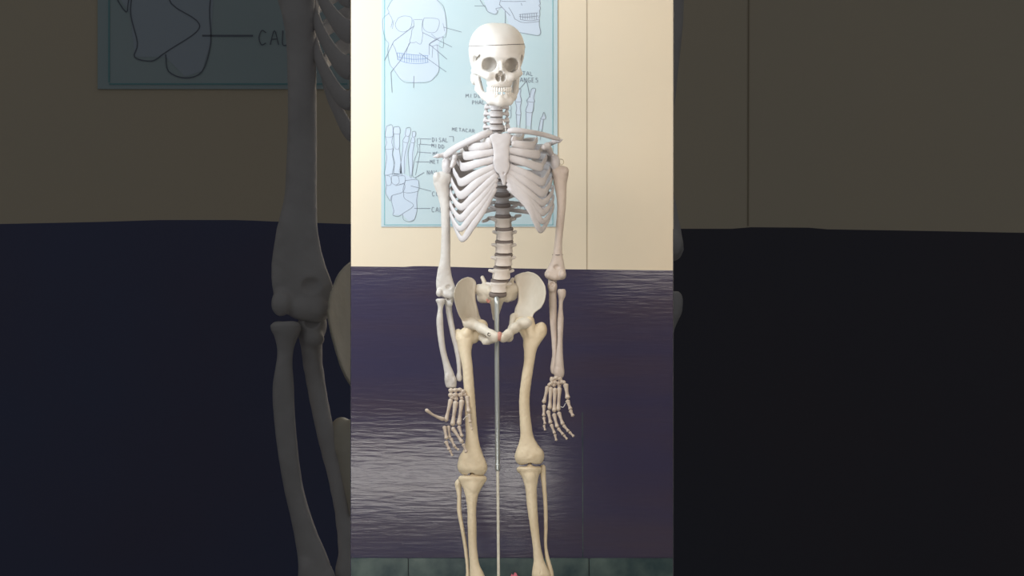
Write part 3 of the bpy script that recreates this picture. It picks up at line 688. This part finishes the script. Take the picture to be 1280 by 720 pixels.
# --- chest
for s in (-1, 1):
    for i in range(1, 13): rib(i, s, root)
sculpt('sternum', (608, 160, -50), (642, 238, -30), .6,
       [prof(smooth_st([(166, 617, 635, -38, 2.2), (169, 613, 638.5, -38.5, 2.8), (176, 613.5, 638, -40, 3), (183, 616, 637, -41, 2.8), (190, 616.8, 636.6, -41.5, 2.6), (200, 616.8, 637, -42, 2.6), (208, 617, 637, -42, 2.6), (214, 619.5, 635.5, -42, 2.6), (218, 623.5, 633, -42, 2.4), (224, 626, 633, -41, 2), (232, 628.5, 631.5, -40, 1.4)]), 1.5, 2.6)],
       sub=[ell((626, 164, -39), (5, 3.4, 8)), ell((630, 217, -45.5), (1.6, 1.8, 2.5))], m=MT['bone'], parent=root, rough=.15, rsc=.45)
def clav(P): tube('clavicle', P, MT['bone'], root, n=34, seg=14)
clav([(614.5, 166, -34, 3.6, 3.4), (608, 167, -36, 4.8, 3.4), (598, 171, -35, 4.8, 3), (585, 177, -28, 4.4, 2.8), (572, 183.5, -16, 4.4, 2.7), (562, 190, -6, 4.8, 2.6), (556, 195, 0, 4, 2.4)])
clav([(635.5, 164, -34, 3.4, 3.4), (643, 163, -36, 3.8, 3.4), (655, 164, -35, 3.4, 3), (668, 166, -28, 3.2, 2.8), (680, 168.5, -16, 3.2, 2.7), (692, 172, -6, 3, 2.4), (699, 174, 0, 2.2, 2)])
def scapula(s):
    if s < 0:
        poly = [(553.5, 201), (560, 196), (575, 190), (588, 186), (592, 200), (590, 225), (584, 250), (578, 262), (573, 250), (566, 232), (560, 217)]
        gl = (558.5, 208, 8); ac = [(541.5, 196.3, 2, .6), (547, 195, 4, 2.4), (555, 194, 8, 3.2), (566, 192, 28, 3), (582, 194, 46, 1.8)]; cor = [(566, 199, 8, 3.5), (569, 196, -8, 3.3), (567, 203, -20, 3.0), (565, 208, -23, 2.6)]
        lo, hi = (537, 180, -30), (596, 266, 66)
        lp = [*[capsule(ac[i][:3], ac[i+1][:3], ac[i][3], ac[i+1][3]) for i in range(4)]]
    else:
        poly = [(697, 199), (691, 192), (680, 186), (668, 184), (664, 198), (667, 224), (672, 246), (678, 256), (684, 244), (690, 228), (695, 214)]
        gl = (694, 204, 8); ac = [(703, 174.5, 2, .8), (699, 176, 4, 2.2), (693, 177, 10, 3), (684, 182, 30, 2.8), (670, 188, 46, 1.8)]; cor = [(689, 192, 8, 3.4), (687, 187, -8, 3.4), (684, 182.5, -18, 4.4), (680, 184, -22, 3.6)]
        lo, hi = (660, 170, -30), (708, 262, 66)
        lp = [*[capsule(ac[i][:3], ac[i+1][:3], ac[i][3], ac[i+1][3]) for i in range(4)]]
    ps = poly_sdf(poly); lat, med = (558, 590) if s < 0 else (696, 665)
    def field(X):
        d2 = ps(X[0][:, :, 0], X[1][:, :, 0])[:, :, None]
        t = np.clip((X[0]-lat)/(med-lat), -.2, 1.2); w0 = 10+44*t
        D = smax(d2, (np.abs(X[2]-w0)-(1.2+1.2*np.exp(-(d2/2)**2)))*.6, 1.5)
        D = smin(D, ell(gl, (6.2, 11.5, 8))(X), 4)
        for f in lp: D = smin(D, f(X), 2)
        for i in range(3): D = smin(D, capsule(cor[i][:3], cor[i+1][:3], cor[i][3], cor[i+1][3])(X), 2)
        return D
    sculpt('scapula', lo, hi, .8, None, m=MT['bone'], parent=root, field=field, rough=.15, rsc=.4)
scapula(-1); scapula(1)
tube('wire_loop', [(700, 199, -4, .35, .35), (703.5, 199.5, -6, .35, .35), (704.5, 203.5, -7, .35, .35), (702, 206, -6, .35, .35), (699.5, 204, -4, .35, .35)], MT['brass'], root, n=20, seg=6)
tube('hook_wire', [(629, 151, -4, .5, .5), (631.5, 158, -8, .5, .5), (632.5, 165, -14, .6, .6)], MT['tooth'], root, n=12, seg=6)

# --- arms
ARM = {'l': mat('grey white arm bone plastic', (.60, .57, .53), .4, .4, noise=(.53, .49, .45), scale=16, bump=.12, bscale=70),
       'r': mat('tan arm bone plastic', (.60, .51, .44), .4, .4, noise=(.50, .41, .35), scale=18, bump=.12, bscale=70)}
long_bone('humerus_l', 'humerus', ARM['l'], root); long_bone('humerus_r', 'humerus', ARM['r'], root)
for k_ in ('radius_l', 'radius_r'): long_bone(k_, 'radius', ARM[k_[-1]], root, h=.6)
for k_ in ('ulna_l', 'ulna_r'): long_bone(k_, 'ulna', ARM[k_[-1]], root, h=.6)
tube('arm_joint_ring', [(690.5, 318.3, 4, .5, .5), (697, 318.8, -1.6, .5, .5), (703.4, 318.3, 4, .5, .5)], MT['disc'], root, n=14, seg=6)
# hinges
for P in ([(559, 371, 4, 2.2, 2.2), (559, 377, 4, 2.2, 2.2)], [(694, 348, 4, 2, 2), (694, 354, 4, 2, 2)], [(590, 590, 3, 2.5, 2.5), (590, 598, 3, 2.5, 2.5)], [(662, 577, 3, 2.5, 2.5), (662, 586, 3, 2.5, 2.5)],
          [(563, 481, -1, 1.5, 1.5), (564, 490, -1, 1.5, 1.5)], [(697, 470, 0, 1.5, 1.5), (697, 474, 0, 1.5, 1.5)]):
    tube('joint_pin', P, MT['disc'], root, n=6, seg=10)

def hand(o7, s, carp, mcs, fingers, dw):
    ox, oy = o7
    c = lambda p: (ox+p[0]/s, oy+p[1]/s, dw+(p[2] if len(p) > 2 else 0))
    cl = [ell(c(p), (p[3]*.95, p[4]*.95, 3.4)) for p in carp]
    xs = [c(p) for p in carp]
    lo = (min(x[0] for x in xs)-6, min(x[1] for x in xs)-6, dw-7); hi = (max(x[0] for x in xs)+6, max(x[1] for x in xs)+6, dw+7)
    hd_ = sculpt('hand', lo, hi, .45, cl, k=.7, m=MT['hand'], parent=root, rough=.35, rsc=1.1)
    for a, b, r in mcs: finger_bone('metacarpal', c(a), c(b), r*1.32, MT['hand'], hd_)
    for a, b, r, bd in fingers: finger_bone('phalanx', c(a), c(b), r*1.3, MT['hand'], hd_, bd)
    return hd_
hand((525, 470), 5.533,
     [(215, 100, 0, 3.6, 3.2), (245, 98, -1, 3.4, 3), (275, 95, 0, 3.8, 2.6), (300, 108, -1, 3.2, 3), (213, 132, 0, 3.6, 3.2), (245, 132, -2, 3.4, 3.6), (280, 132, -1, 3.6, 3.6), (312, 128, 0, 2.6, 3), (250, 158, -1, 3, 3), (222, 150, 0, 3, 2.6), (288, 155, -1, 2.8, 2.4)],
     [((215, 160, 0), (178, 312, -2), 2.5), ((248, 175, -2), (224, 342, -5), 2.7), ((290, 165, -2), (268, 338, -4), 2.7), ((325, 138, 0), (338, 252, -6), 2.4)],
     [((340, 262, -6), (348, 322, -8), 1.9, 0), ((350, 330, -8), (362, 372, -9), 1.3, 0), ((166, 300, -6), (40, 232, -16), 2.0, -1.6),
      ((168, 348, -6), (184, 436, -10), 2.2, 0), ((196, 345, -2), (206, 432, -5), 2.0, 0), ((178, 452, -10), (204, 512, -12), 2.0, 0), ((207, 516, -12), (224, 552, -12), 1.5, 0),
      ((214, 432, -6), (240, 490, -9), 1.9, 0), ((243, 494, -9), (268, 512, -9), 1.5, 0), ((224, 358, -8), (294, 462, -12), 2.2, 0), ((298, 470, -12), (322, 528, -13), 1.9, 0),
      ((268, 348, -5), (290, 420, -8), 2.0, 0)], -8)
hand((665, 440), 6.0,
     [(150, 205, 0, 3.2, 3.6), (180, 195, -1, 3.4, 3), (208, 200, 0, 3.4, 3.2), (150, 232, 0, 3, 2.8), (175, 228, -1, 2.6, 2.8), (198, 235, -1, 2.8, 3), (224, 225, 0, 2.8, 3.2), (132, 245, 0, 2.8, 2.6), (165, 252, 0, 2.6, 2.2), (205, 256, 0, 2.8, 2), (240, 228, -1, 2.6, 2.6)],
     [((118, 258, 0), (88, 382, -3), 2.3), ((142, 265, -1), (132, 428, -5), 2.4), ((172, 272, -2), (166, 448, -5), 2.4), ((206, 265, -1), (196, 440, -4), 2.5), ((252, 240, -2), (268, 350, -6), 2.7)],
     [((265, 362, -6), (290, 432, -9), 2.3, 0), ((288, 438, -9), (308, 482, -11), 2.1, 0),
      ((90, 398, -4), (88, 482, -7), 2.0, 0), ((88, 490, -7), (98, 542, -9), 1.7, 0), ((90, 550, -9), (99, 588, -10), 1.4, 0),
      ((120, 440, -6), (140, 535, -9), 2.2, 0), ((144, 543, -9), (170, 612, -11), 1.8, 0), ((172, 618, -11), (183, 665, -12), 1.5, 0),
      ((164, 463, -6), (190, 566, -10), 2.2, 0), ((195, 572, -10), (235, 620, -12), 1.8, 0), ((239, 624, -12), (264, 655, -13), 1.5, 0),
      ((200, 452, -5), (232, 545, -9), 2.2, 0), ((236, 550, -9), (275, 596, -11), 1.9, 0), ((280, 600, -11), (314, 634, -12), 1.6, 0)], -4)
tube('hand_wire', [(700.5, 508, -8, .3, .3), (704, 509, -10, .3, .3), (707, 504, -10, .3, .3)], MT['tooth'], root, n=10, seg=6)
tube('hand_wire', [(579, 525, -12, .3, .3), (582, 521, -12, .3, .3), (586, 519, -13, .3, .3)], MT['tooth'], root, n=10, seg=6)

# --- pelvis
hip('l', root); hip('r', root)
def sacrum_field(X):
    D = smax(capsule((621.5, 368, 22), (619, 398, 44), 10.5, 3.2, (1, 1, .6))(X), -1e3, .1)
    for f in (capsule((612, 364, 26), (599, 362, 34), 8.5, 7), capsule((632, 364, 26), (643, 361, 34), 8.5, 7), capsule((609, 371, 30), (603, 372, 36), 8, 7), capsule((634, 370, 30), (640, 369, 36), 8, 7),
              capsule((607, 356, 30), (603, 347, 34), 3, 2.4), capsule((637, 356, 30), (641, 349, 34), 3, 2.4)): D = smin(D, f(X), 3)
    for c_ in ((610, 378, 18), (633, 378, 18), (613, 388, 24), (629, 388, 24)): D = smax(D, -ell(c_, (1.8, 2.2, 12))(X), .8)
    return D
sculpt('sacrum', (588, 340, 5), (655, 404, 56), .8, None, m=MT['hipm'], parent=root, field=sacrum_field, rough=.2, rsc=.6)
sculpt('pubic_disc', (618, 412, -38), (632, 430, -20), .7, [ell((624.5, 420.5, -30), (4.2, 6, 5))], m=MT['red'], parent=root)
tube('painted_letter', [(610.3, 416, -31.5, .4, .3), (613.5, 417.5, -32, .4, .3), (612, 420, -32, .4, .3), (609.5, 418.5, -31, .4, .3), (610.3, 416, -31.5, .4, .3)], MT['dark'], root, n=16, seg=5)
tube('painted_patch', [(608.5, 374, 16, 1.6, .8), (610.5, 377.5, 17, 1.8, .9), (612.5, 375, 15, 1.2, .7)], MT['red'], root, n=8, seg=8)

# --- legs
for k_, n_ in (('femur_l', 'femur'), ('femur_r', 'femur'), ('tibia_l', 'tibia'), ('tibia_r', 'tibia'), ('fibula_l', 'fibula'), ('fibula_r', 'fibula')):
    long_bone(k_, n_, MT['yellow'], root, h=.75)
# feet, below the frame
for fx, s in ((598, -1), (677, 1)):
    cl = [ell((fx-2, 745, 6), (9, 8, 12)), ell((fx, 760, 14), (8, 9, 16)), ell((fx+s*2, 752, -14), (11, 6, 10)), ell((fx+s*3, 758, -26), (13, 4.5, 10))]
    ft = sculpt('foot', (fx-24, 732, -42), (fx+24, 774, 36), 1.2, cl, k=3, m=MT['yellow'], parent=root, rough=.3)
    for i in range(5):
        x_ = fx+s*(i-2)*5; finger_bone('toe', (x_, 760, -34), (x_+s*(i-2), 768, -62-3*(2-i)*(1 if s > 0 else 1)), 2.4-.15*i, MT['yellow'], ft)

# ------------------------------------------------------------------ pole stand
ps_ = thing('pole_stand', 'thin steel pole stand running up between the legs of the complete skeleton', 'stand', (M1([(622.9, 360, 4)])[0][0], DS+4*SS, 0))
pole = tube('pole', [(620.8, 372, 8, 3.1, 3.1), (621.1, 450, 6, 3.1, 3.1), (621.6, 520, 5, 3.0, 3.0), (622.0, 585, 5, 2.9, 2.9)], MT['steel'], ps_, n=30, seg=20, up=(0, 0, 1))
tube('lower_pole', [(622.0, 584, 5, 1.9, 1.9), (622.6, 640, 5, 1.85, 1.85), (623.2, 720, 5, 1.8, 1.8), (623.5, 775, 5, 1.8, 1.8)], mat('ivory painted pole', (.72, .70, .60), .3, .5, noise=(.6, .56, .46), scale=60), ps_, n=30, seg=16, up=(0, 0, 1))
tube('pole_collar', [(622.0, 580, 5, 3.3, 3.3), (622.05, 588, 5, 3.3, 3.3)], MT['steel'], ps_, n=6, seg=20, up=(0, 0, 1))
V = []; Fa = []
for z_, r_ in ((0.0, .16), (.02, .16), (.03, .15), (.035, .03), (.07, .012)):
    for s in range(32): a = 2*math.pi*s/32; V.append((r_*math.cos(a)+ps_.location.x, r_*math.sin(a)+ps_.location.y, z_))
Fa = [(i*32+s, i*32+(s+1) % 32, (i+1)*32+(s+1) % 32, (i+1)*32+s) for i in range(4) for s in range(32)]+[tuple(range(32))[::-1], tuple(128+s for s in range(32))]
link_mesh('base', V, Fa, MT['steel'], ps_)

# pink scrap by the skirting
c_ = unproj(643, 724, YW-.05)
bm = bmesh.new(); bmesh.ops.create_icosphere(bm, subdivisions=3, radius=1)
V = [(c_[0]+v.co.x*.016*(1+.25*math.sin(7*v.co.y+3*v.co.z)), c_[1]+v.co.y*.016*(1+.2*math.sin(6*v.co.x)), .028+v.co.z*.027*(1+.2*math.sin(9*v.co.x+4*v.co.y))) for v in bm.verts]
Fa = [[v.index for v in f.verts] for f in bm.faces]; bm.free()
tag(link_mesh('cloth_scrap', V, Fa, MT['pink']), 'tiny crumpled pink scrap on floor against green skirting', 'cloth')

# ------------------------------------------------------------------ enlarged copies of the skeleton's bones, added before the dividing walls
pl = Vector((0, 0, ZC))
nl = Vector((F, 202, 0)).normalized()      # pane through the left edge of the opening, keeps what lies to the left
nr = Vector((-F, 202, 0)).normalized()
big = thing('skeleton', 'enlarged copy of skeleton arm, ribs and hip edge against the added dim left wall', 'skeleton', unproj(400, 720, DB))
B = [long_bone('humerus_l', 'humerus', MT['bone'], big, M=M2, h=.45), long_bone('radius_l', 'radius', MT['bone'], big, M=M2, h=.4), long_bone('ulna_l', 'ulna', MT['bone'], big, M=M2, h=.4),
     long_bone('femur_l', 'femur', MT['hipm'], big, M=M2, h=.6), hip('l', big, M=M2, h=.6)]
B += [rib(i, -1, big, M=M2, n=90, seg=20) for i in (6, 7, 8, 9, 10)]
for o in B: clip(o, pl, nl)
big2 = thing('skeleton', 'narrow sliver of enlarged elbow bone copies at the left edge of added dim right wall', 'skeleton', unproj(848, 420, DB))
h2 = long_bone('humerus_r', 'humerus', MT['bone'], big2, M=M2, h=.45)
h3 = h2.copy(); h3.data = h2.data.copy(); C.collection.objects.link(h3); h3.name = 'elbow_end'; clip(h3, pl, nr, keep=2)
B = [h2, long_bone('radius_r', 'radius', MT['bone'], big2, M=M2, h=.4)]
for o in B: clip(o, pl, nr)
